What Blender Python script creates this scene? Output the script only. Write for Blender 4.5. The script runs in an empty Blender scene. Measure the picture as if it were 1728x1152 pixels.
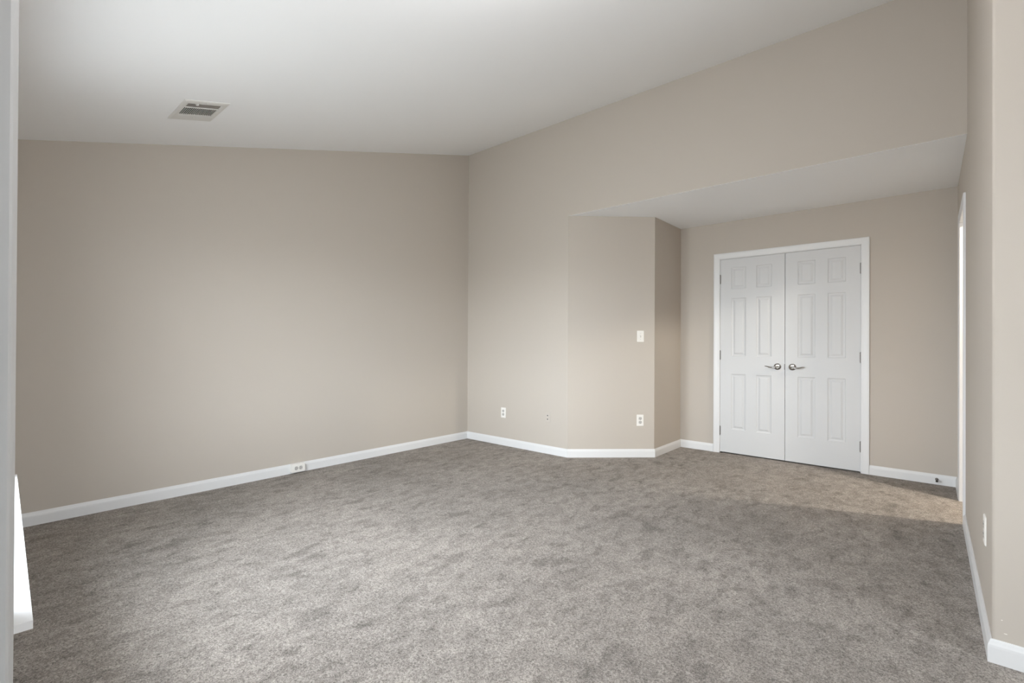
import bpy, bmesh, math, random
from mathutils import Vector, Matrix
C = bpy.context.scene.collection
sc = bpy.context.scene

# ------------------------------------------------------------------ camera
CAM = Vector((4.2162, -4.0233, 1.1469))
YAW, PITCH, ROLL, FPX = 0.71681, 0.004114, 0.0047, 808.576
cd = bpy.data.cameras.new('camera')
cam = bpy.data.objects.new('camera', cd); C.objects.link(cam)
fw = Vector((-math.sin(YAW)*math.cos(PITCH), math.cos(YAW)*math.cos(PITCH), math.sin(PITCH)))
rt = Vector((math.cos(YAW), math.sin(YAW), 0)); up = rt.cross(fw)
r2 = rt*math.cos(ROLL)+up*math.sin(ROLL); u2 = -rt*math.sin(ROLL)+up*math.cos(ROLL)
m = Matrix((r2, u2, -fw)).transposed().to_4x4(); m.translation = CAM
cam.matrix_world = m
cd.sensor_width = 36.0; cd.lens = 36.0*FPX/1728.0; cd.clip_start = 0.01
sc.camera = cam

SKY, SKY_SIDE, SKY_FRONT = 26.0, 0.48, 1.05
# ------------------------------------------------------------------ world, light, exposure
w = bpy.data.worlds.new('overcast_sky'); sc.world = w; w.use_nodes = True
nt = w.node_tree; nt.nodes.clear()
out = nt.nodes.new('ShaderNodeOutputWorld'); bg = nt.nodes.new('ShaderNodeBackground')
tc = nt.nodes.new('ShaderNodeTexCoord'); sx = nt.nodes.new('ShaderNodeSeparateXYZ')
cr = nt.nodes.new('ShaderNodeValToRGB'); mr = nt.nodes.new('ShaderNodeMapRange')
mr.inputs['From Min'].default_value = -1; mr.inputs['From Max'].default_value = 1
nt.links.new(tc.outputs['Generated'], sx.inputs[0]); nt.links.new(sx.outputs['Z'], mr.inputs['Value'])
nt.links.new(mr.outputs[0], cr.inputs[0]); nt.links.new(cr.outputs[0], bg.inputs[0]); nt.links.new(bg.outputs[0], out.inputs[0])
el = cr.color_ramp.elements
el[0].position = 0.0; el[0].color = (0.27, 0.277, 0.288, 1)
el[1].position = 1.0; el[1].color = (0.87, 0.91, 1.0, 1)
e = el.new(0.47); e.color = (0.32, 0.327, 0.338, 1)
e = el.new(0.52); e.color = (0.85, 0.875, 0.94, 1)
# the overcast is brightest in front of the window wall (towards -Y)
def wmath(op, a, b):
    n = nt.nodes.new('ShaderNodeMath'); n.operation = op
    for i, v in enumerate((a, b)):
        if isinstance(v, (int, float)): n.inputs[i].default_value = v
        else: nt.links.new(v, n.inputs[i])
    return n.outputs[0]
front = wmath('MAXIMUM', wmath('MULTIPLY', sx.outputs['Y'], -1.0), 0.0)
nt.links.new(wmath('MULTIPLY', wmath('ADD', wmath('MULTIPLY', wmath('POWER', front, 2.5), SKY_FRONT), SKY_SIDE), SKY), bg.inputs['Strength'])
sc.view_settings.view_transform = 'Standard'; sc.view_settings.look = 'None'
sc.view_settings.exposure = 0.23; sc.view_settings.gamma = 1.0; sc.view_settings.use_curve_mapping = False
sc.cycles.max_bounces = 14; sc.cycles.diffuse_bounces = 9; sc.cycles.transparent_max_bounces = 12
sc.cycles.sample_clamp_indirect = 6.0
sc.cycles.use_denoising = True

FILL_GLOBE = 62.0
# lamp of the small room behind the side doorway
ld = bpy.data.lights.new('side_room_lamp', 'POINT'); ld.energy = 108; ld.color = (1.0, 0.92, 0.80); ld.shadow_soft_size = 0.05
lo = bpy.data.objects.new('side_room_lamp', ld); C.objects.link(lo); lo.location = (5.18, 0.49, 2.25)

# ------------------------------------------------------------------ room numbers (metres)
H = 3.4219; SLOPE = 0.27281
RX = 4.3884; RY = -1.5545           # right wall plane and its free corner
BX = 1.4588; EX = 2.1077; CY = 0.6025; DY = 1.2784; S = 2.44
XE = 7.4                            # far right end of the room, behind the frame edge
WK = -0.0377
def wy(x): return -4.0293 + WK*(x-4.216)
def ceilz(y): return H + SLOPE*y
T = 0.12

# ------------------------------------------------------------------ materials
def newmat(name):
    mt = bpy.data.materials.new(name); mt.use_nodes = True
    return mt, mt.node_tree, mt.node_tree.nodes['Principled BSDF']
def paint(name, col, rough=0.6, bump=0.08, scale=260, spec=0.3):
    mt, t, b = newmat(name)
    b.inputs['Base Color'].default_value = (*col, 1); b.inputs['Roughness'].default_value = rough
    b.inputs['Specular IOR Level'].default_value = spec
    if bump:
        tc = t.nodes.new('ShaderNodeTexCoord'); n = t.nodes.new('ShaderNodeTexNoise')
        n.inputs['Scale'].default_value = scale; n.inputs['Detail'].default_value = 3
        bp = t.nodes.new('ShaderNodeBump'); bp.inputs['Strength'].default_value = bump; bp.inputs['Distance'].default_value = 0.002
        t.links.new(tc.outputs['Object'], n.inputs['Vector']); t.links.new(n.outputs['Fac'], bp.inputs['Height'])
        t.links.new(bp.outputs[0], b.inputs['Normal'])
    return mt
M = {}
M['wall'] = paint('greige_wall_paint', (0.52, 0.475, 0.422), 0.75, 0.10, 190, 0.2)
M['ceil'] = paint('white_ceiling_paint', (0.90, 0.91, 0.92), 0.9, 0.06, 160, 0.1)
M['trim'] = paint('white_semigloss_trim', (0.74, 0.745, 0.75), 0.38, 0.02, 60, 0.4)
M['door'] = paint('white_door_paint', (0.64, 0.645, 0.65), 0.45, 0.03, 120, 0.35)
M['shadetrim'] = paint('shade_toned_white_casing', (0.47, 0.47, 0.465), 0.5, 0.02, 60, 0.3)  # white casing darkened: its shade is put into this colour
M['plate'] = paint('white_plastic', (0.84, 0.82, 0.78), 0.35, 0, 1, 0.4)
M['recept'] = paint('receptacle_plastic', (0.52, 0.505, 0.48), 0.35, 0, 1, 0.4)
M['dark'] = paint('slot_black', (0.02, 0.02, 0.02), 0.6, 0, 1, 0.2)
M['rubber'] = paint('dark_rubber', (0.04, 0.035, 0.03), 0.7, 0, 1, 0.2)
M['vent'] = paint('vent_white_enamel', (0.70, 0.69, 0.665), 0.4, 0, 1, 0.4)
M['fin'] = paint('dusty_louver_grey', (0.50, 0.48, 0.46), 0.5, 0, 1, 0.3)
M['damper'] = paint('dusty_damper_grey', (0.27, 0.25, 0.23), 0.7, 0.1, 90, 0.2)
M['ductshade'] = paint('duct_shade_black', (0.012, 0.011, 0.010), 0.8, 0, 1, 0.1)
M['chip'] = paint('bare_drywall_chip', (0.82, 0.79, 0.74), 0.9, 0, 1, 0.1)
def metal(name, col, rough):
    mt, t, b = newmat(name)
    b.inputs['Base Color'].default_value = (*col, 1); b.inputs['Metallic'].default_value = 1; b.inputs['Roughness'].default_value = rough
    return mt
M['nickel'] = metal('satin_nickel', (0.40, 0.385, 0.365), 0.22)
M['hinge'] = metal('hinge_nickel', (0.22, 0.21, 0.20), 0.45)
# glass: clear thin pane
mt = bpy.data.materials.new('window_glass'); mt.use_nodes = True; t = mt.node_tree; t.nodes.clear()
o_ = t.nodes.new('ShaderNodeOutputMaterial'); tr = t.nodes.new('ShaderNodeBsdfTransparent'); gl = t.nodes.new('ShaderNodeBsdfGlossy')
gl.inputs['Roughness'].default_value = 0.02; fr = t.nodes.new('ShaderNodeFresnel'); fr.inputs[0].default_value = 1.45; mx = t.nodes.new('ShaderNodeMixShader')
tr.inputs[0].default_value = (0.95, 0.97, 0.96, 1)
ge = t.nodes.new('ShaderNodeNewGeometry'); ib = t.nodes.new('ShaderNodeMath'); ib.operation = 'SUBTRACT'; ib.inputs[0].default_value = 1.0
ff = t.nodes.new('ShaderNodeMath'); ff.operation = 'MULTIPLY'; t.links.new(ge.outputs['Backfacing'], ib.inputs[1]); t.links.new(ib.outputs[0], ff.inputs[0]); t.links.new(fr.outputs[0], ff.inputs[1])
t.links.new(ff.outputs[0], mx.inputs[0]); t.links.new(tr.outputs[0], mx.inputs[1]); t.links.new(gl.outputs[0], mx.inputs[2]); t.links.new(mx.outputs[0], o_.inputs[0])
M['glass'] = mt
# carpet
def carpet():
    mt, t, b = newmat('taupe_frieze_carpet')
    N = t.nodes.new; L = t.links.new
    tc = N('ShaderNodeTexCoord')
    def noise(scale, detail, rough=0.5, dist=0.0, vec=None):
        n = N('ShaderNodeTexNoise'); n.inputs['Scale'].default_value = scale; n.inputs['Detail'].default_value = detail
        n.inputs['Roughness'].default_value = rough; n.inputs['Distortion'].default_value = dist
        L(vec or tc.outputs['Object'], n.inputs['Vector']); return n.outputs['Fac']
    def ramp(f, a, bb, ca, cb):
        r = N('ShaderNodeMapRange'); r.interpolation_type = 'SMOOTHSTEP'
        r.inputs['From Min'].default_value = a; r.inputs['From Max'].default_value = bb
        r.inputs['To Min'].default_value = ca; r.inputs['To Max'].default_value = cb; L(f, r.inputs['Value']); return r.outputs[0]
    def mul(a, bb):
        x = N('ShaderNodeMath'); x.operation = 'MULTIPLY'; L(a, x.inputs[0]); L(bb, x.inputs[1]); return x.outputs[0]
    mp = N('ShaderNodeMapping'); mp.inputs['Rotation'].default_value = (0, 0, math.radians(-8)); mp.inputs['Scale'].default_value = (1.75, 1.0, 1.0)
    L(tc.outputs['Object'], mp.inputs['Vector'])
    wob = N('ShaderNodeTexNoise'); wob.inputs['Scale'].default_value = 30; wob.inputs['Detail'].default_value = 3; L(mp.outputs[0], wob.inputs['Vector'])
    wm = N('ShaderNodeVectorMath'); wm.operation = 'MULTIPLY_ADD'; L(wob.outputs['Color'], wm.inputs[0]); wm.inputs[1].default_value = (0.06, 0.06, 0.06); L(mp.outputs[0], wm.inputs[2])
    prints = ramp(noise(5.2, 2.2, 0.5, 0.35, wm.outputs[0]), 0.56, 0.68, 1.0, 0.80)     # nap pushed over by feet
    prints2 = ramp(noise(11.0, 2, 0.5, 0.3, wm.outputs[0]), 0.56, 0.70, 1.0, 0.83)
    broad = ramp(noise(1.1, 2), 0.35, 0.65, 0.93, 1.07)
    mid = ramp(noise(24, 4, 0.65), 0.3, 0.7, 0.93, 1.07)
    ripple = ramp(noise(8.5, 3.5, 0.62, 0.5, wm.outputs[0]), 0.36, 0.64, 0.88, 1.10)
    mid = mul(mid, ripple)
    pile = ramp(noise(125, 3.0, 0.75, 1.2), 0.34, 0.66, 0.54, 1.42)
    v = mul(mul(mul(prints, prints2), mul(broad, mid)), pile)
    cm = N('ShaderNodeMix'); cm.data_type = 'RGBA'; cm.blend_type = 'MULTIPLY'; cm.inputs[0].default_value = 1
    hue = N('ShaderNodeMix'); hue.data_type = 'RGBA'
    hue.inputs[6].default_value = (0.338, 0.306, 0.279, 1); hue.inputs[7].default_value = (0.314, 0.289, 0.266, 1)
    L(noise(1.3, 2), hue.inputs[0]); L(hue.outputs[2], cm.inputs[6])
    cmb = N('ShaderNodeCombineColor'); [L(v, cmb.inputs[i]) for i in range(3)]; L(cmb.outputs[0], cm.inputs[7])
    L(cm.outputs[2], b.inputs['Base Color'])
    b.inputs['Roughness'].default_value = 1.0; b.inputs['Specular IOR Level'].default_value = 0.05
    b.inputs['Sheen Weight'].default_value = 0.0; b.inputs['Sheen Roughness'].default_value = 0.6
    h = N('ShaderNodeMath'); h.operation = 'ADD'; L(noise(130, 3, 0.7, 0.8), h.inputs[0]); L(noise(40, 2), h.inputs[1])
    bp = N('ShaderNodeBump'); bp.inputs['Strength'].default_value = 0.55; bp.inputs['Distance'].default_value = 0.008
    L(h.outputs[0], bp.inputs['Height']); L(bp.outputs[0], b.inputs['Normal'])
    return mt
M['carpet'] = carpet()

# ------------------------------------------------------------------ helpers
def obj(name, bm, mat, parent=None, smooth=False, bevel=0, loc=None):
    bmesh.ops.recalc_face_normals(bm, faces=bm.faces)
    me = bpy.data.meshes.new(name); bm.to_mesh(me); bm.free()
    me.materials.append(M[mat] if isinstance(mat, str) else mat)
    if smooth:
        for p in me.polygons: p.use_smooth = True
    o = bpy.data.objects.new(name, me); C.objects.link(o)
    if loc is not None: o.location = loc
    if parent is not None: o.parent = parent
    if bevel:
        md = o.modifiers.new('bevel', 'BEVEL'); md.width = bevel; md.segments = 2; md.limit_method = 'ANGLE'; md.angle_limit = math.radians(40)
    return o
def tag(o, label, cat=None, group=None, kind=None):
    if label: o['label'] = label
    if cat: o['category'] = cat
    if group: o['group'] = group
    if kind: o['kind'] = kind
    return o
def empty(name, mat):
    o = bpy.data.objects.new(name, None); C.objects.link(o); o.matrix_world = mat; o.empty_display_size = 0.05; return o
def prism(bm, pts, vec):
    vec = Vector(vec)
    a = [bm.verts.new(Vector(p)) for p in pts]; b = [bm.verts.new(Vector(p)+vec) for p in pts]
    n = len(pts); bm.faces.new(a[::-1]); bm.faces.new(b)
    for i in range(n): bm.faces.new((a[i], a[(i+1) % n], b[(i+1) % n], b[i]))
def box(bm, x0, x1, y0, y1, z0, z1):
    prism(bm, [(x0, y0, z0), (x1, y0, z0), (x1, y1, z0), (x0, y1, z0)], (0, 0, z1-z0))
class Plane:
    """a wall line: s along the wall, d into the room, z up"""
    def __init__(self, p, q):
        self.o = Vector((p[0], p[1], 0)); self.u = (Vector((q[0], q[1], 0))-self.o); self.L = self.u.length; self.u.normalize()
        self.n = Vector((self.u.y, -self.u.x, 0))          # room lies to the right of p->q
    def __call__(self, s, d, z): return self.o+self.u*s+self.n*d+Vector((0, 0, z))
    def frame(self, s, z, d=0):                            # local x along the wall, y out of the wall into the room, z up
        u = -self.u; m = Matrix((u, self.n, Vector((0, 0, 1)))).transposed().to_4x4(); m.translation = self(s, d, z); return m
def wallslab(bm, P, poly, t=T):
    prism(bm, [P(s, 0, z) for s, z in poly], -P.n*t)
def tube(bm, pts, rad, segs=14, squash=1.0):
    pts = [Vector(p) for p in pts]; rings = []
    ref = None
    for i, p in enumerate(pts):
        d = (pts[min(i+1, len(pts)-1)]-pts[max(i-1, 0)]).normalized()
        if ref is None: ref = Vector((0, 0, 1)) if abs(d.z) < 0.9 else Vector((1, 0, 0))
        a = d.cross(ref).normalized(); b = a.cross(d).normalized(); ref = b
        r = rad[i] if hasattr(rad, '__len__') else rad
        rings.append([bm.verts.new(p+a*math.cos(2*math.pi*k/segs)*r+b*math.sin(2*math.pi*k/segs)*r*squash) for k in range(segs)])
    for A_, B_ in zip(rings, rings[1:]):
        for k in range(segs): bm.faces.new((A_[k], A_[(k+1) % segs], B_[(k+1) % segs], B_[k]))
    bm.faces.new(rings[0][::-1]); bm.faces.new(rings[-1])
def lathe(bm, prof, axis_o, axis, segs=28):
    """profile (r, h) turned about axis through axis_o"""
    ax = Vector(axis).normalized(); o = Vector(axis_o)
    a = ax.orthogonal().normalized(); b = ax.cross(a); rings = []
    for r, h in prof:
        rings.append([bm.verts.new(o+ax*h+(a*math.cos(2*math.pi*k/segs)+b*math.sin(2*math.pi*k/segs))*max(r, 1e-5)) for k in range(segs)])
    for A_, B_ in zip(rings, rings[1:]):
        for k in range(segs): bm.faces.new((A_[k], A_[(k+1) % segs], B_[(k+1) % segs], B_[k]))
    bm.faces.new(rings[0][::-1]); bm.faces.new(rings[-1])
def sweep(bm, prof, path, closed_ends=True):
    """prof: (d, z) pairs; path: list of (point2d, offset direction 2d) mitred"""
    rings = []
    for (p, nd) in path:
        rings.append([bm.verts.new((p[0]+nd[0]*d, p[1]+nd[1]*d, z)) for d, z in prof])
    n = len(prof)
    for A_, B_ in zip(rings, rings[1:]):
        for k in range(n): bm.faces.new((A_[k], A_[(k+1) % n], B_[(k+1) % n], B_[k]))
    bm.faces.new(rings[0][::-1]); bm.faces.new(rings[-1])

# ------------------------------------------------------------------ planes
pA = Plane((0, wy(0)), (0, 0))                       # left wall, seen in full
pB = Plane((0, 0), (BX, 0)); pBfull = Plane((0, 0), (XE, 0))
pC = Plane((BX, 0), (EX, CY)); pE = Plane((EX, CY), (EX, DY)); pD = Plane((EX, DY), (RX, DY))
pR = Plane((RX, DY), (RX, RY)); pF = Plane((RX, RY), (XE, RY)); pG = Plane((XE, RY), (XE, wy(XE))); pW = Plane((XE, wy(XE)), (0, wy(0)))

# ------------------------------------------------------------------ floor
bm = bmesh.new(); box(bm, -0.12, XE+0.12, -4.5, DY+0.9, -0.12, 0.0)
tag(obj('floor', bm, 'carpet'), 'taupe frieze carpet with darker footprints covering the whole floor', 'floor', kind='structure')

# ------------------------------------------------------------------ walls
bm = bmesh.new(); wallslab(bm, pA, [(-0.12, 0), (pA.L, 0), (pA.L, H), (-0.12, ceilz(wy(0)-0.12))])
tag(obj('wall_left', bm, 'wall'), 'greige wall at left under the sloping end of the ceiling', 'wall', kind='structure')
bm = bmesh.new()
wallslab(bm, Plane((-T, 0), (BX, 0)), [(0, 0), (BX+T, 0), (BX+T, S+0.001), (RX+T, S+0.001), (RX+T, H+0.02), (0, H+0.02)])
tag(obj('wall_back', bm, 'wall'), 'greige back wall with the long header running above the alcove', 'wall', kind='structure')
bm = bmesh.new(); prism(bm, [(BX, 0.0005, 0), (EX, CY, 0), (EX-0.10, CY+0.06, 0), (BX-0.08, 0.119, 0)], (0, 0, S))
tag(obj('wall_angled', bm, 'wall'), 'narrow angled wall between the back wall and alcove', 'wall', kind='structure')
bm = bmesh.new(); wallslab(bm, pE, [(0, 0), (pE.L+T, 0), (pE.L+T, S), (0, S)], 0.1)
tag(obj('wall_alcove_side', bm, 'wall'), 'short shaded side wall of the alcove', 'wall', kind='structure')
DO0, DO1, DOZ = 2.5335-EX, 3.7525-EX, 2.0485
bm = bmesh.new()
wallslab(bm, pD, [(0, 0), (DO0, 0), (DO0, S), (0, S)]); wallslab(bm, pD, [(DO1, 0), (pD.L+T, 0), (pD.L+T, S), (DO1, S)])
wallslab(bm, pD, [(DO0, DOZ), (DO1, DOZ), (DO1, S), (DO0, S)])
tag(obj('wall_alcove_back', bm, 'wall'), 'alcove back wall around the double closet doors', 'wall', kind='structure')
# closet behind the doors
bm = bmesh.new(); cx0, cx1, cy0, cy1 = EX+0.2, RX-0.2, DY+T, DY+T+0.6
box(bm, cx0-0.05, cx1+0.05, cy1, cy1+0.05, 0, S); box(bm, cx0-0.05, cx0, cy0, cy1, 0, S); box(bm, cx1, cx1+0.05, cy0, cy1, 0, S); box(bm, cx0-0.05, cx1+0.05, cy0, cy1+0.05, S, S+0.05)
tag(obj('wall_closet', bm, 'wall'), 'inside of the closet behind the double doors', 'wall', kind='structure')
# right wall with doorway and the free corner turned with a small rounded bead
RO0, RO1, ROZ = DY-0.815, DY-0.205, 2.055          # opening limits as s on pR
sy0, sy1 = 0.815, 0.205                             # the same in world y
bm = bmesh.new()
top = lambda y: ceilz(min(y, 0))
prism(bm, [(RX, DY+T, 0), (RX, sy0, 0), (RX, sy0, S), (RX, DY+T, S)], (T, 0, 0))
prism(bm, [(RX, sy0, ROZ), (RX, sy1, ROZ), (RX, sy1, S), (RX, sy0, S)], (T, 0, 0))
prism(bm, [(RX, sy1, 0), (RX, 0, 0), (RX, 0, S), (RX, sy1, S)], (T, 0, 0))
bead = []
rr = 0.009
for k in range(7):
    a = math.pi + k/6*math.pi/2
    bead.append((RX+rr+rr*math.cos(a), RY+rr+rr*math.sin(a)))
poly = [(RX, 0.0)] + bead + [(RX+T+0.02, RY), (RX+T+0.02, 0.0)]
bot = [bm.verts.new((x, y, 0)) for x, y in poly]; tp = [bm.verts.new((x, y, ceilz(y))) for x, y in poly]
for i in range(len(poly)):
    j = (i+1) % len(poly); bm.faces.new((bot[i], bot[j], tp[j], tp[i]))
bm.faces.new(bot[::-1]); bm.faces.new(tp)
wr = tag(obj('wall_right', bm, 'wall'), 'greige wall at right ending in a beaded outside corner', 'wall', kind='structure')
bm = bmesh.new(); prism(bm, [(RX+T+0.02, RY, 0), (XE+T, RY, 0), (XE+T, RY, ceilz(RY)), (RX+T+0.02, RY, ceilz(RY))], (0, T, 0))
wf = tag(obj('wall_front_right', bm, 'wall'), 'greige return wall beyond the outside corner at right edge', 'wall', kind='structure')
bm = bmesh.new()
WZ0_, WZ1_ = 0.60, 2.03; GW = (0.55, 2.40)                                   # opening for the added window along pG
zg = lambda q: ceilz(RY-q)
for a, b, full in ((-0.05, GW[0], 1), (GW[0], GW[1], 0), (GW[1], pG.L+T, 1)):
    if full: wallslab(bm, pG, [(a, 0), (b, 0), (b, zg(b)), (a, zg(a))], 0.15)
    else:
        wallslab(bm, pG, [(a, 0), (b, 0), (b, WZ0_), (a, WZ0_)], 0.15); wallslab(bm, pG, [(a, WZ1_), (b, WZ1_), (b, zg(b)), (a, zg(a))], 0.15)
tag(obj('wall_far_right', bm, 'wall'), 'greige end wall out of sight to the right', 'wall', kind='structure')
# small side room behind the doorway
bm = bmesh.new(); bx0, bx1, by0, by1 = RX+T, 6.3, -0.9, DY+T
box(bm, bx1, bx1+0.08, by0, by1, 0, S); box(bm, bx0, bx1, by1-0.005, by1+0.08, 0, S); box(bm, bx0+0.02, bx1+0.08, by0-0.08, by0, 0, S); box(bm, bx0, bx1+0.08, by0-0.08, by1+0.08, S, S+0.08)
tag(obj('wall_side_room', bm, 'wall'), 'shell of the lit side room behind the doorway', 'wall', kind='structure')

# window wall with two double openings
W1 = (1.215, 2.680); W2 = (3.055, 4.665); W3 = (5.35, 6.96); WZ0, WZ1 = 0.55, 2.03; WZ1b = 2.06
def sW(x): return (XE-x)/abs(pW.u.x)
bm = bmesh.new()
xs = [XE+T, W2[1], W2[0], W1[1], W1[0], -T]
zc = lambda x: ceilz(wy(x))
for i in range(5):
    a, b = sW(xs[i]), sW(xs[i+1]); za, zb = zc(xs[i]), zc(xs[i+1])
    if i % 2 == 0: wallslab(bm, pW, [(a, 0), (b, 0), (b, zb), (a, za)], 0.15)
    else:
        if i == 3: wallslab(bm, pW, [(a, 0), (b, 0), (b, WZ0), (a, WZ0)], 0.15)
        else: prism(bm, [pW(a, -0.13, 0), pW(b, -0.13, 0), pW(b, -0.13, WZ1), pW(a, -0.13, WZ1)], -pW.n*0.05)
        wallslab(bm, pW, [(a, WZ1), (b, WZ1), (b, zb), (a, za)], 0.15)
tag(obj('wall_window', bm, 'wall'), 'window wall along the left edge beside the camera', 'wall', kind='structure')

# ------------------------------------------------------------------ ceilings
bm = bmesh.new()
y0 = -4.5
prism(bm, [(-T, y0, ceilz(y0)), (XE+T, y0, ceilz(y0)), (XE+T, T, ceilz(T)), (-T, T, ceilz(T))][:2]+[(XE+T, 0, H), (-T, 0, H)], (0, 0, 0.15))
tag(obj('ceiling', bm, 'ceil'), 'white ceiling sloping up from the window wall to the back wall', 'ceiling', kind='structure')
bm = bmesh.new()
prism(bm, [(BX, 0.0, S), (RX, 0.0, S), (RX, DY+0.01, S), (EX-0.01, DY+0.01, S), (EX-0.01, CY, S)], (0, 0, 0.1))
for v in bm.verts:
    if v.co.y < 0.001: v.co.y = 0.0004
tag(obj('ceiling_alcove', bm, 'ceil'), 'flat lower white ceiling of the alcove', 'ceiling', kind='structure')

# ------------------------------------------------------------------ baseboards
BP = [(0, 0), (0.0125, 0), (0.0125, 0.056), (0.0115, 0.064), (0.0085, 0.071), (0.0065, 0.078), (0.004, 0.083), (0, 0.083)]
def mitre(n1, n2):
    n1, n2 = Vector(n1[:2]), Vector(n2[:2]); s = n1+n2; return s/(1+n1.dot(n2))
def base(name, P, s0, s1, prevn, nextn, label):
    a = P(s0, 0, 0); b = P(s1, 0, 0)
    na = mitre(prevn, P.n) if prevn is not None else P.n[:2]; nb = mitre(nextn, P.n) if nextn is not None else P.n[:2]
    bm = bmesh.new(); sweep(bm, BP, [(a[:2], na), (b[:2], nb)])
    return tag(obj(name, bm, 'trim'), label, 'baseboard', kind='structure')
base('baseboard_left', pA, 0, pA.L, pW.n, pB.n, 'white baseboard along the left wall')
base('baseboard_back', pB, 0, pB.L, pA.n, pC.n, 'white baseboard under the back wall')
base('baseboard_angled', pC, 0, pC.L, pB.n, pE.n, 'white baseboard under the angled wall')
base('baseboard_alcove_side', pE, 0, pE.L, pC.n, pD.n, 'short shaded white baseboard on the alcove side wall')
base('baseboard_alcove_left', pD, 0, 2.4705-EX, pE.n, None, 'short white baseboard left of the closet doors')
bD = base('baseboard_alcove_right', pD, 3.8065-EX, pD.L, None, pR.n, 'white baseboard right of the closet doors')
base('baseboard_right_corner', pR, 0, DY-0.872, pD.n, None, 'tiny piece of white baseboard before the side doorway')
base('baseboard_right', pR, DY-0.148, pR.L, None, pF.n, 'white baseboard running along the right wall')
base('baseboard_front_right', pF, 0, pF.L, pR.n, pG.n, 'white baseboard turning the outside corner at bottom right')
base('baseboard_far_right', pG, 0, pG.L, pF.n, pW.n, 'white baseboard of the end wall')
base('baseboard_window', pW, 0, pW.L, pG.n, pA.n, 'white baseboard under the windows')

# ------------------------------------------------------------------ casings (trim)
def casing_profile(wd=0.062, th=0.017):      # (across from inner edge, depth)
    return [(0, 0), (0, th*0.55), (wd*0.10, th*0.72), (wd*0.30, th*0.74), (wd*0.45, th*0.86), (wd*0.72, th), (wd*0.92, th), (wd, th*0.82), (wd, 0)]
def casing(name, P, s0, s1, z0, z1, label, parent=None, foot=False, wd=0.062, th=0.017, jamb=0.0, mat='trim', stop=True):
    """door style casing up one side, across and down the other, with jamb liner"""
    bm = bmesh.new(); pr = casing_profile(wd, th); rings = []
    for (s, z, ds, dz) in ((s0, z0, -1, 0), (s0, z1, -1, 1), (s1, z1, 1, 1), (s1, z0, 1, 0)):
        rings.append([bm.verts.new(P(s+ds*a, d, z+dz*a)) for a, d in pr])
    n = len(pr)
    for A_, B_ in zip(rings, rings[1:]):
        for k in range(n): bm.faces.new((A_[k], A_[(k+1) % n], B_[(k+1) % n], B_[k]))
    bm.faces.new(rings[0][::-1]); bm.faces.new(rings[-1])
    if jamb:
        def b3(sa, sb, da, db, za, zb):
            prism(bm, [P(sa, da, za), P(sb, da, za), P(sb, db, za), P(sa, db, za)], (0, 0, zb-za))
        b3(s0-0.004, s0+0.0015, -jamb, 0.004, z0, z1); b3(s1-0.0015, s1+0.004, -jamb, 0.004, z0, z1); b3(s0, s1, -jamb, 0.004, z1-0.0015, z1+0.004)
        if stop:
            b3(s0, s0+0.012, -0.085, -0.042, z0, z1); b3(s1-0.012, s1, -0.085, -0.042, z0, z1); b3(s0, s1, -0.085, -0.042, z1-0.012, z1)
    o = obj(name, bm, mat, parent)
    if parent is None: tag(o, label, 'door trim', kind='structure')
    return o
casing('trim_1', pD, DO0, DO1, 0, DOZ, 'white casing around the double closet doors', jamb=0.12)
casing('trim_2', pR, RO0, RO1, 0, ROZ, 'white casing around the side doorway in the right wall', jamb=0.12, th=0.013, stop=False)

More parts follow.
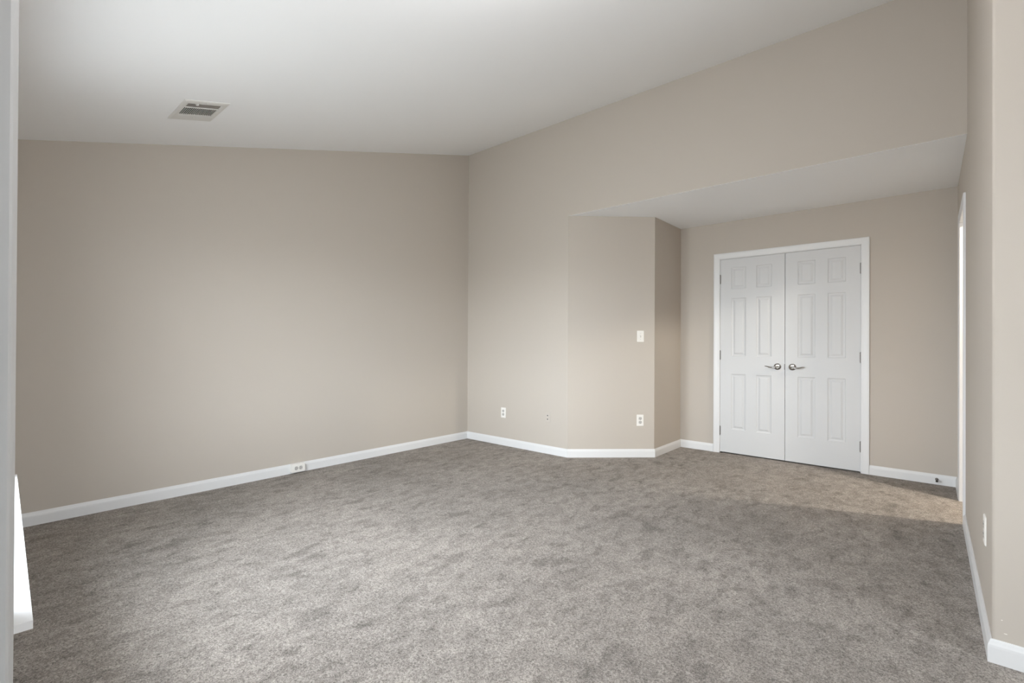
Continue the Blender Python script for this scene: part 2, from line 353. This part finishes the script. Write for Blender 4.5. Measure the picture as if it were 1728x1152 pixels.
# ------------------------------------------------------------------ closet doors
def door_leaf(name, x0, x1, cols, hinge_side, label):
    z0, z1 = 0.012, 2.0455; th = 0.035; yf = DY+0.003
    root = empty(name, Matrix.Translation((x0 if hinge_side < 0 else x1, yf, z0)))
    tag(root, label, 'door', kind='structure')
    off = -Vector((x0 if hinge_side < 0 else x1, yf, z0))
    rows = [(0.256, 0.838), (1.026, 1.631), (1.728, 1.952)]
    xs = [x0, cols[0][0], cols[0][1], cols[1][0], cols[1][1], x1]; zs = [z0]+[v for r in rows for v in r]+[z1]
    bm = bmesh.new(); V = {}
    def vv(x, y, z):
        k = (round(x, 5), round(y, 5), round(z, 5))
        if k not in V: V[k] = bm.verts.new(Vector((x, y, z))+off)
        return V[k]
    for i in range(5):
        for j in range(7):
            a, b, c, d = xs[i], xs[i+1], zs[j], zs[j+1]
            if i in (1, 3) and j in (1, 3, 5):
                prev = (0, 0.0)
                for ins, dep in ((0.004, 0.0045), (0.014, 0.0065), (0.020, 0.0065), (0.036, 0.0015), (0.040, 0.0015)):
                    q0 = [vv(a+prev[0], yf+prev[1], c+prev[0]), vv(b-prev[0], yf+prev[1], c+prev[0]), vv(b-prev[0], yf+prev[1], d-prev[0]), vv(a+prev[0], yf+prev[1], d-prev[0])]
                    q1 = [vv(a+ins, yf+dep, c+ins), vv(b-ins, yf+dep, c+ins), vv(b-ins, yf+dep, d-ins), vv(a+ins, yf+dep, d-ins)]
                    for k in range(4): bm.faces.new((q0[k], q0[(k+1) % 4], q1[(k+1) % 4], q1[k]))
                    prev = (ins, dep)
                bm.faces.new(q1)
            else: bm.faces.new((vv(a, yf, c), vv(b, yf, c), vv(b, yf, d), vv(a, yf, d)))
    # back and edges
    yb = yf+th
    bk = [vv(x0, yb, z0), vv(x1, yb, z0), vv(x1, yb, z1), vv(x0, yb, z1)]; bm.faces.new(bk)
    bm.faces.new([vv(x, yf, z0) for x in xs]+[bk[1], bk[0]]); bm.faces.new([vv(x, yf, z1) for x in xs]+[bk[2], bk[3]])
    bm.faces.new([vv(x0, yf, z) for z in zs]+[bk[3], bk[0]]); bm.faces.new([vv(x1, yf, z) for z in zs]+[bk[2], bk[1]])
    obj('door_panel', bm, 'door', root)
    # hinges: knuckle barrel with leaf edges
    hx = (x0-0.0015 if hinge_side < 0 else x1+0.0015)
    for hz in (0.235, 1.035, 1.838):
        bm = bmesh.new(); p = Vector((hx, yf-0.004, hz))+off
        for k in range(5):
            lathe(bm, [(0.0052, -0.044+k*0.0178), (0.0058, -0.0435+k*0.0178), (0.0058, -0.0275+k*0.0178), (0.0052, -0.027+k*0.0178)], p, (0, 0, 1), 12)
        lathe(bm, [(0.003, 0.044), (0.006, 0.046), (0.004, 0.050), (0.0, 0.051)], p, (0, 0, 1), 12)
        lathe(bm, [(0.0, -0.051), (0.004, -0.050), (0.006, -0.046), (0.003, -0.044)], p, (0, 0, 1), 12)
        q = p; box(bm, q.x-0.007, q.x+0.007, q.y+0.001, q.y+0.005, q.z-0.044, q.z+0.045)
        obj('hinge', bm, 'hinge', root, smooth=False)
    # lever handle
    hs = hinge_side; kx = (x1-0.063 if hs < 0 else x0+0.063); kz = 0.930
    h = bpy.data.objects.new('door_handle', None); C.objects.link(h); h.parent = root; h.location = Vector((kx, yf, kz))+off
    bm = bmesh.new(); lathe(bm, [(0.0, 0.0), (0.0325, 0.0), (0.0325, 0.004), (0.030, 0.0075), (0.024, 0.0105), (0.016, 0.0125), (0.0, 0.013)], (0, 0, 0), (0, -1, 0), 32)
    obj('rosette', bm, 'nickel', h)
    bm = bmesh.new()
    tube(bm, [(0, -0.008, 0), (0, -0.020, 0), (0, -0.032, 0), (0, -0.043, 0), (0.0, -0.0465, 0)], [0.0125, 0.0105, 0.0100, 0.0110, 0.0105], 18)
    pts, rad = [], []
    for k in range(15):
        f = k/14; x = hs*(0.108*f); z = -0.0075*math.sin(math.pi*min(1, f*1.25))+0.013*max(0, f-0.55)**1.3
        pts.append((x, -0.043-0.006*math.sin(math.pi*f)+0.010*f*f, z)); rad.append(0.0100*(1-f)**0.8+0.0042+0.0015*math.sin(math.pi*f))
    tube(bm, pts, rad, 14, 0.62)
    obj('lever', bm, 'nickel', h, smooth=True)
    # latch plate on the meeting edge
    ex = x1 if hs < 0 else x0
    if hs < 0:
        bm = bmesh.new(); box(bm, ex-0.004+off.x, ex+0.0015+off.x, yf-0.003+off.y, yf+0.028+off.y, 0.902+off.z, 0.958+off.z)
        tag(obj('latch_plate', bm, 'hinge', root, bevel=0.001), 'dark metal latch plate')
    return root
door_leaf('door_1', 2.5365, 3.1445, [(2.648, 2.789), (2.888, 3.028)], -1, 'left white six panel closet door with lever handle')
door_leaf('door_2', 3.1485, 3.7495, [(3.256, 3.400), (3.500, 3.638)], 1, 'right white six panel closet door with lever handle')
# little dark floor bracket of the left door by the casing
bm = bmesh.new(); box(bm, 2.537, 2.556, DY-0.006, DY+0.01, 0, 0.011)
tag(obj('floor_bracket', bm, 'rubber', bevel=0.002), 'tiny dark bracket on the carpet at foot of left closet door', 'bracket')

# ------------------------------------------------------------------ electrical plates
def rrect(w_, h_, r, n=5):
    pts = []
    for cx, cz, a0 in ((w_/2-r, h_/2-r, 0), (-w_/2+r, h_/2-r, 90), (-w_/2+r, -h_/2+r, 180), (w_/2-r, -h_/2+r, 270)):
        for k in range(n+1):
            a = math.radians(a0+90*k/n); pts.append((cx+r*math.cos(a), cz+r*math.sin(a)))
    return pts
def plate_bm(w_=0.070, h_=0.115, th=0.0055, d0=0.0):
    bm = bmesh.new(); rings = []
    for ins, y in ((0, d0), (0, d0+th*0.45), (0.0015, d0+th*0.8), (0.004, d0+th)):
        rings.append([bm.verts.new((x, y, z)) for x, z in rrect(w_-2*ins, h_-2*ins, 0.004)])
    n = len(rings[0])
    for A_, B_ in zip(rings, rings[1:]):
        for k in range(n): bm.faces.new((A_[k], A_[(k+1) % n], B_[(k+1) % n], B_[k]))
    bm.faces.new(rings[0][::-1]); bm.faces.new(rings[-1]); return bm
def receptacle(parent, cx, cz, y, horiz=False, mat='recept'):
    bm = bmesh.new(); pts = []
    for k in range(28):
        a = 2*math.pi*k/28; x = 0.0172*math.cos(a); z = 0.0172*math.sin(a); z = max(-0.0145, min(0.0145, z)); pts.append((x, z))
    if horiz: pts = [(z, x) for x, z in pts]
    prism(bm, [(cx+x, y-0.001, cz+z) for x, z in pts], (0, 0.0022, 0))
    r = obj('receptacle', bm, mat, parent)
    for sx_, hh in ((-0.0063, 0.0085), (0.0063, 0.0068)):
        bm = bmesh.new()
        if horiz: box(bm, cx-hh/2+0.004, cx+hh/2+0.004, y+0.001, y+0.0016, cz+sx_-0.0013, cz+sx_+0.0013)
        else: box(bm, cx+sx_-0.0013, cx+sx_+0.0013, y+0.001, y+0.0016, cz-hh/2+0.004, cz+hh/2+0.004)
        obj('slot', bm, 'dark', r)
    bm = bmesh.new(); g = (cx-0.0085, cz) if horiz else (cx, cz-0.0085)
    lathe(bm, [(0.0, 0.0), (0.0026, 0.0), (0.0026, 0.0006), (0, 0.0006)], (g[0], y+0.001, g[1]), (0, 1, 0), 12); obj('slot', bm, 'dark', r)
def screw(parent, x, z, y):
    bm = bmesh.new(); lathe(bm, [(0, 0), (0.0034, 0), (0.0028, 0.0012), (0, 0.0014)], (x, y, z), (0, 1, 0), 14); obj('screw', bm, 'recept', parent)
def outlet(P, s, z, label):
    root = tag(empty('wall_outlet', P.frame(s, z)), label, 'outlet', 'duplex outlets on the walls')
    obj('cover_plate', plate_bm(), 'plate', root)
    receptacle(root, 0, 0.0195, 0.0055); receptacle(root, 0, -0.0195, 0.0055); screw(root, 0, 0, 0.0052)
    return root
outlet(pB, 0.588, 0.366, 'white duplex outlet low on back wall near the left corner')
outlet(pC, 0.740, 0.373, 'white duplex outlet low on the angled wall below the light switch')
outlet(pR, DY+1.290, 0.400, 'duplex outlet on the right wall seen almost edge on')
# light switch
sw = tag(empty('light_switch', pC.frame(0.741, 1.226)), 'white toggle light switch on the angled wall above an outlet', 'light switch')
obj('cover_plate', plate_bm(), 'plate', sw)
bm = bmesh.new(); box(bm, -0.0052, 0.0052, 0.004, 0.0062, -0.012, 0.012); fr_ = obj('toggle_slot', bm, 'recept', sw)
bm = bmesh.new(); prism(bm, [(-0.004, 0.005, -0.006), (-0.004, 0.005, 0.006), (-0.0035, 0.017, 0.0125), (-0.0035, 0.019, 0.006)], (0.0078, 0, 0)); obj('toggle', bm, 'plate', sw, bevel=0.001)
screw(sw, 0, 0.030, 0.0052); screw(sw, 0, -0.030, 0.0052)
# painted-over cable plate with two jacks
cp = tag(empty('cable_plate', pB.frame(1.212, 0.378)), 'wall coloured cable plate with two small black jacks on back wall', 'wall plate')
M['paintedplate'] = paint('painted_plate', (0.53, 0.485, 0.435), 0.55, 0, 1, 0.3)
obj('cover_plate', plate_bm(0.066, 0.105, 0.003), 'paintedplate', cp)
for z in (0.019, -0.019):
    bm = bmesh.new(); lathe(bm, [(0.0, 0), (0.0085, 0), (0.0085, 0.0025), (0.006, 0.0035), (0.006, 0.0012), (0, 0.0012)], (0, 0.003, z), (0, 1, 0), 16); j = obj('jack', bm, 'recept', cp)
    bm = bmesh.new(); lathe(bm, [(0, 0), (0.0062, 0), (0.0062, 0.0026), (0, 0.0026)], (0, 0.0042, z), (0, 1, 0), 16); obj('jack_hole', bm, 'dark', j)
# surface-mounted outlet box on the left baseboard
sb = tag(empty('baseboard_outlet', pA.frame(-wy(0)-2.079, 0.0)), 'white surface mounted outlet box fixed sideways on the left baseboard', 'outlet')
bm = bmesh.new(); prism(bm, [(x, 0.0126, z+0.048) for x, z in rrect(0.118, 0.070, 0.006)], (0, 0.030, 0)); obj('box', bm, 'plate', sb, bevel=0.0015)
b_ = plate_bm(0.118, 0.072, 0.005, 0.0426)
for v in b_.verts: v.co.z += 0.048
obj('cover_plate', b_, 'plate', sb)
receptacle(sb, 0.0195, 0.048, 0.0476, True); receptacle(sb, -0.0195, 0.048, 0.0476, True); screw(sb, 0, 0.048, 0.0474)

# ------------------------------------------------------------------ door stop on alcove baseboard
ds = tag(empty('door_stop', Matrix.Translation((4.262, DY-0.0125, 0.044))), 'small dark spring door stop on baseboard right of closet doors', 'door stop')
bm = bmesh.new(); lathe(bm, [(0, 0), (0.011, 0), (0.011, 0.003), (0.006, 0.006), (0, 0.006)], (0, 0, 0), (0, -1, 0), 18); obj('base', bm, 'hinge', ds, smooth=True)
bm = bmesh.new(); pts = []
for k in range(120):
    a = k/119*2*math.pi*9; pts.append((0.0045*math.cos(a), -0.005-0.042*k/119, 0.0045*math.sin(a)-0.006*(k/119)**2))
tube(bm, pts, 0.0013, 6); obj('spring', bm, 'hinge', ds, smooth=True)
bm = bmesh.new(); lathe(bm, [(0, 0), (0.0075, 0), (0.0085, 0.006), (0.007, 0.013), (0, 0.014)], (0, -0.046, -0.006), (0, -1, 0), 18); obj('rubber_tip', bm, 'rubber', ds, smooth=True)

# ------------------------------------------------------------------ ceiling vent (local x = along the wall (world y), y = up the room x, z = down from ceiling)
th_ = math.atan(SLOPE)
ex_ = Vector((0, math.cos(th_), math.sin(th_))); ey_ = Vector((1, 0, 0)); ez_ = ex_.cross(ey_)
if ez_.z > 0: ez_ = -ez_
vc = Vector((0.784, -3.066, ceilz(-3.066)))
mm = Matrix((ey_, ex_, ez_)).transposed().to_4x4(); mm.translation = vc
vent = tag(empty('air_vent', mm), 'off-white louvered air vent set in the sloping ceiling', 'air vent')
# local: x = world X (+-0.178), y = along slope (+-0.124), z = down into the room
x0, x1, y0, y1 = -0.178, 0.178, -0.124, 0.124
ox0, ox1, oy0, oy1 = -0.068, 0.129, -0.091, 0.091
bm = bmesh.new()
def nest(bm, R0, R1):      # ring between two rects with heights
    a = [bm.verts.new(p) for p in R0]; b = [bm.verts.new(p) for p in R1]
    for k in range(4): bm.faces.new((a[k], a[(k+1) % 4], b[(k+1) % 4], b[k]))
def rc(xa, xb, ya, yb, z): return [(xa, ya, z), (xb, ya, z), (xb, yb, z), (xa, yb, z)]
nest(bm, rc(x0, x1, y0, y1, 0.0), rc(x0, x1, y0, y1, 0.003))
nest(bm, rc(x0, x1, y0, y1, 0.003), rc(x0+0.010, x1-0.010, y0+0.010, y1-0.010, 0.007))
nest(bm, rc(x0+0.010, x1-0.010, y0+0.010, y1-0.010, 0.007), rc(ox0-0.004, ox1+0.004, oy0-0.004, oy1+0.004, 0.007))
nest(bm, rc(ox0-0.004, ox1+0.004, oy0-0.004, oy1+0.004, 0.007), rc(ox0, ox1, oy0, oy1, 0.004))
nest(bm, rc(ox0, ox1, oy0, oy1, 0.004), rc(ox0, ox1, oy0, oy1, 0.0006))
nest(bm, rc(x0, x1, y0, y1, 0.0), rc(ox0, ox1, oy0, oy1, 0.0006))
bmesh.ops.remove_doubles(bm, verts=bm.verts, dist=1e-5)
obj('frame', bm, 'vent', vent)
bm = bmesh.new(); box(bm, ox0-0.001, ox1+0.001, oy0-0.001, oy1+0.001, 0.0002, 0.0012); tag(obj('duct_shade_sheet', bm, 'ductshade', vent), 'black sheet standing for the shade behind the louvers')  # flat black sheet: the shade inside the vent put in as colour
xb = 0.062
bm = bmesh.new(); box(bm, xb-0.004, xb+0.004, oy0, oy1, 0.0015, 0.0065); obj('divider_bar', bm, 'vent', vent)
for k in range(17):
    y = oy0+0.006+(oy1-oy0-0.012)*k/16
    bm = bmesh.new(); prism(bm, [(ox0, y-0.0014, 0.0036), (ox0, y+0.0006, 0.0036), (ox0, y+0.0016, 0.0066), (ox0, y-0.0004, 0.0066)], (xb-0.004-ox0, 0, 0)); obj('louver', bm, 'fin', vent)
bm = bmesh.new(); box(bm, xb+0.004, ox1-0.014, oy0, oy1, 0.0013, 0.0026); tag(obj('damper', bm, 'damper', vent), 'dusty grey damper plate')
bm = bmesh.new(); box(bm, ox1-0.012, ox1+0.004, -0.050, -0.038, 0.002, 0.012); obj('damper_lever', bm, 'vent', vent, bevel=0.001)
for x, y in ((x0+0.06, 0.0), (x1-0.022, 0.0)):
    bm = bmesh.new(); lathe(bm, [(0, 0.007), (0.0045, 0.007), (0.003, 0.0088), (0, 0.0092)], (x, y, 0), (0, 0, 1), 14); obj('screw', bm, 'vent', vent)

# ------------------------------------------------------------------ windows
def window(name, P, s0, s1, label, horn=0.088):
    root = tag(empty(name, P.frame((s0+s1)/2, WZ0)), label, 'window', kind='structure')
    inv = root.matrix_world.inverted()
    def add(nm, bm, mat, bevel=0, lab=None, par=None):
        bm.transform(inv); o = obj(nm, bm, mat, par or root, bevel=bevel)
        if lab: o['label'] = lab
        return o
    def b3(bm, sa, sb, da, db, za, zb): prism(bm, [P(sa, da, za), P(sb, da, za), P(sb, db, za), P(sa, db, za)], (0, 0, zb-za))
    bm = bmesh.new()     # casing up the two sides and across the head
    pr = [(0, 0), (0, 0.014), (0.004, 0.018), (0.012, 0.0165), (0.020, 0.0185), (0.050, 0.0215), (0.064, 0.022), (0.068, 0.019), (0.068, 0)]
    rings = [[bm.verts.new(P(s+ds_*a, d, z+dz*a)) for a, d in pr] for (s, z, ds_, dz) in ((s0, WZ0+0.022, -1, 0), (s0, WZ1, -1, 1), (s1, WZ1, 1, 1), (s1, WZ0+0.022, 1, 0))]
    n = len(pr)
    for A_, B_ in zip(rings, rings[1:]):
        for k in range(n): bm.faces.new((A_[k], A_[(k+1) % n], B_[(k+1) % n], B_[k]))
    bm.faces.new(rings[0][::-1]); bm.faces.new(rings[-1])
    add('casing', bm, 'trim')
    bm = bmesh.new(); b3(bm, s0-horn, s1+horn, 0, 0.055, WZ0-0.018, WZ0); b3(bm, s0, s1, -0.075, 0.0, WZ0-0.001, WZ0)
    add('window_sill', bm, 'trim', bevel=0.003)
    bm = bmesh.new(); b3(bm, s0-0.06, s1+0.06, 0, 0.014, WZ0-0.085, WZ0-0.018); add('apron', bm, 'trim', bevel=0.002)
    bm = bmesh.new(); b3(bm, s0, s0+0.015, -0.15, 0, WZ0, WZ1); b3(bm, s1-0.015, s1, -0.15, 0, WZ0, WZ1); b3(bm, s0, s1, -0.15, 0, WZ1-0.015, WZ1)
    b3(bm, (s0+s1)/2-0.045, (s0+s1)/2+0.045, -0.13, -0.03, WZ0, WZ1); b3(bm, s0, s1, -0.15, -0.07, WZ0, WZ0+0.02)
    add('window_frame', bm, 'trim')
    for a, b in ((s0+0.015, (s0+s1)/2-0.045), ((s0+s1)/2+0.045, s1-0.015)):
        zm = (WZ0+WZ1)/2
        for (za, zb, d) in ((WZ0+0.02, zm+0.02, -0.085), (zm-0.02, WZ1-0.015, -0.118)):
            bm = bmesh.new(); f = 0.038
            b3(bm, a, a+f, d-0.015, d+0.015, za, zb); b3(bm, b-f, b, d-0.015, d+0.015, za, zb); b3(bm, a+f, b-f, d-0.015, d+0.015, za, za+f); b3(bm, a+f, b-f, d-0.015, d+0.015, zb-f, zb)
            sash = add('sash', bm, 'trim')
            bm = bmesh.new(); b3(bm, a+f, b-f, d-0.002, d+0.002, za+f, zb-f); add('pane', bm, 'glass', par=sash)
    # portal for the daylight coming through this opening
    pl = bpy.data.lights.new('daylight_portal', 'AREA'); pl.shape = 'RECTANGLE'; pl.size = s1-s0; pl.size_y = WZ1-WZ0; pl.cycles.is_portal = True
    po = bpy.data.objects.new('daylight_portal', pl); C.objects.link(po)
    mx_ = Matrix((P.u, Vector((0, 0, 1)), -P.n)).transposed().to_4x4()
    if mx_.determinant() < 0: mx_ = Matrix((-P.u, Vector((0, 0, 1)), -P.n)).transposed().to_4x4()
    mx_.translation = P((s0+s1)/2, -0.16, (WZ0+WZ1)/2); po.matrix_world = mx_
window('window_1', pW, sW(W1[1]), sW(W1[0]), 'double window at the left edge, only its bright white sill showing')
# unseen recessed doors added to close the opening; casing edge shows at left border
def near_casing_and_added_doors():
    s0, s1 = sW(W2[1]), sW(W2[0]); P = pW
    casing('trim_3', P, s0, s1, 0, WZ1b, 'white casing edge running up the left border of the photo', wd=0.068, th=0.0227, jamb=0.12, stop=False, mat='shadetrim')
    mid = (s0+s1)/2
    for nm, a, b in (('added_door_right', s0+0.003, mid-0.002), ('added_door_left', mid+0.002, s1-0.003)):
        bm = bmesh.new(); prism(bm, [P(a, -0.095, 0.012), P(b, -0.095, 0.012), P(b, -0.06, 0.012), P(a, -0.06, 0.012)], (0, 0, WZ1b-0.016))
        for za, zb in ((0.25, 0.85), (1.02, 1.9)):
            for sa, sb in ((a+0.1, (a+b)/2-0.05), ((a+b)/2+0.05, b-0.1)):
                prism(bm, [P(sa, -0.061, za), P(sb, -0.061, za), P(sb, -0.061, zb), P(sa, -0.061, zb)], P.n*0.006)
        tag(obj(nm, bm, 'door'), ('right' if nm == 'added_door_right' else 'left')+' leaf of the closed white doors added unseen in the window wall', 'door', kind='structure')
near_casing_and_added_doors()
window('added_fill_window', pG, GW[0], GW[1], 'double window added in the unseen end wall to light the left wall')  # added out of sight to brighten the left wall

# ------------------------------------------------------------------ fill light added out of view above the camera
mt = bpy.data.materials.new('fill_globe_glow'); mt.use_nodes = True; t = mt.node_tree; t.nodes.clear()
o_ = t.nodes.new('ShaderNodeOutputMaterial'); em = t.nodes.new('ShaderNodeEmission'); em.inputs[0].default_value = (0.98, 0.98, 1.0, 1); em.inputs[1].default_value = FILL_GLOBE
t.links.new(em.outputs[0], o_.inputs[0]); M['added_globe'] = mt
gz = ceilz(-2.85)
pen = tag(empty('added_fill_globe', Matrix.Translation((3.45, -2.85, gz))), 'unseen white fill lamp added above the camera', 'fill light')
bm = bmesh.new(); lathe(bm, [(0, 0.02), (0.07, 0.02), (0.07, -0.012), (0.05, -0.03), (0.012, -0.035), (0.010, -0.17), (0.035, -0.175), (0.035, -0.192), (0, -0.192)], (0, 0, 0), (0, 0, 1), 28); obj('added_canopy', bm, 'trim', pen)
bm = bmesh.new(); lathe(bm, [(0.12*math.sin(math.pi*k/16), -0.30-0.12*math.cos(math.pi*k/16)) for k in range(17)], (0, 0, 0), (0, 0, 1), 32); obj('added_globe', bm, 'added_globe', pen, smooth=True)

# ------------------------------------------------------------------ scrapes on the return wall
random.seed(4)
def chip(x, z, w_, h_):
    bm = bmesh.new(); n = 14; c = []
    for k in range(n):
        a = 2*math.pi*k/n; f = random.uniform(0.55, 1.0); c.append((x+w_/2*f*math.cos(a), RY-0.0006, z+h_/2*f*math.sin(a)))
    prism(bm, c, (0, 0.0008, 0)); o = obj('paint_chip', bm, 'chip', wf); o['label'] = 'pale scrape in the paint'
chip(4.424, 0.112, 0.012, 0.004); chip(4.4135, 0.158, 0.006, 0.003)
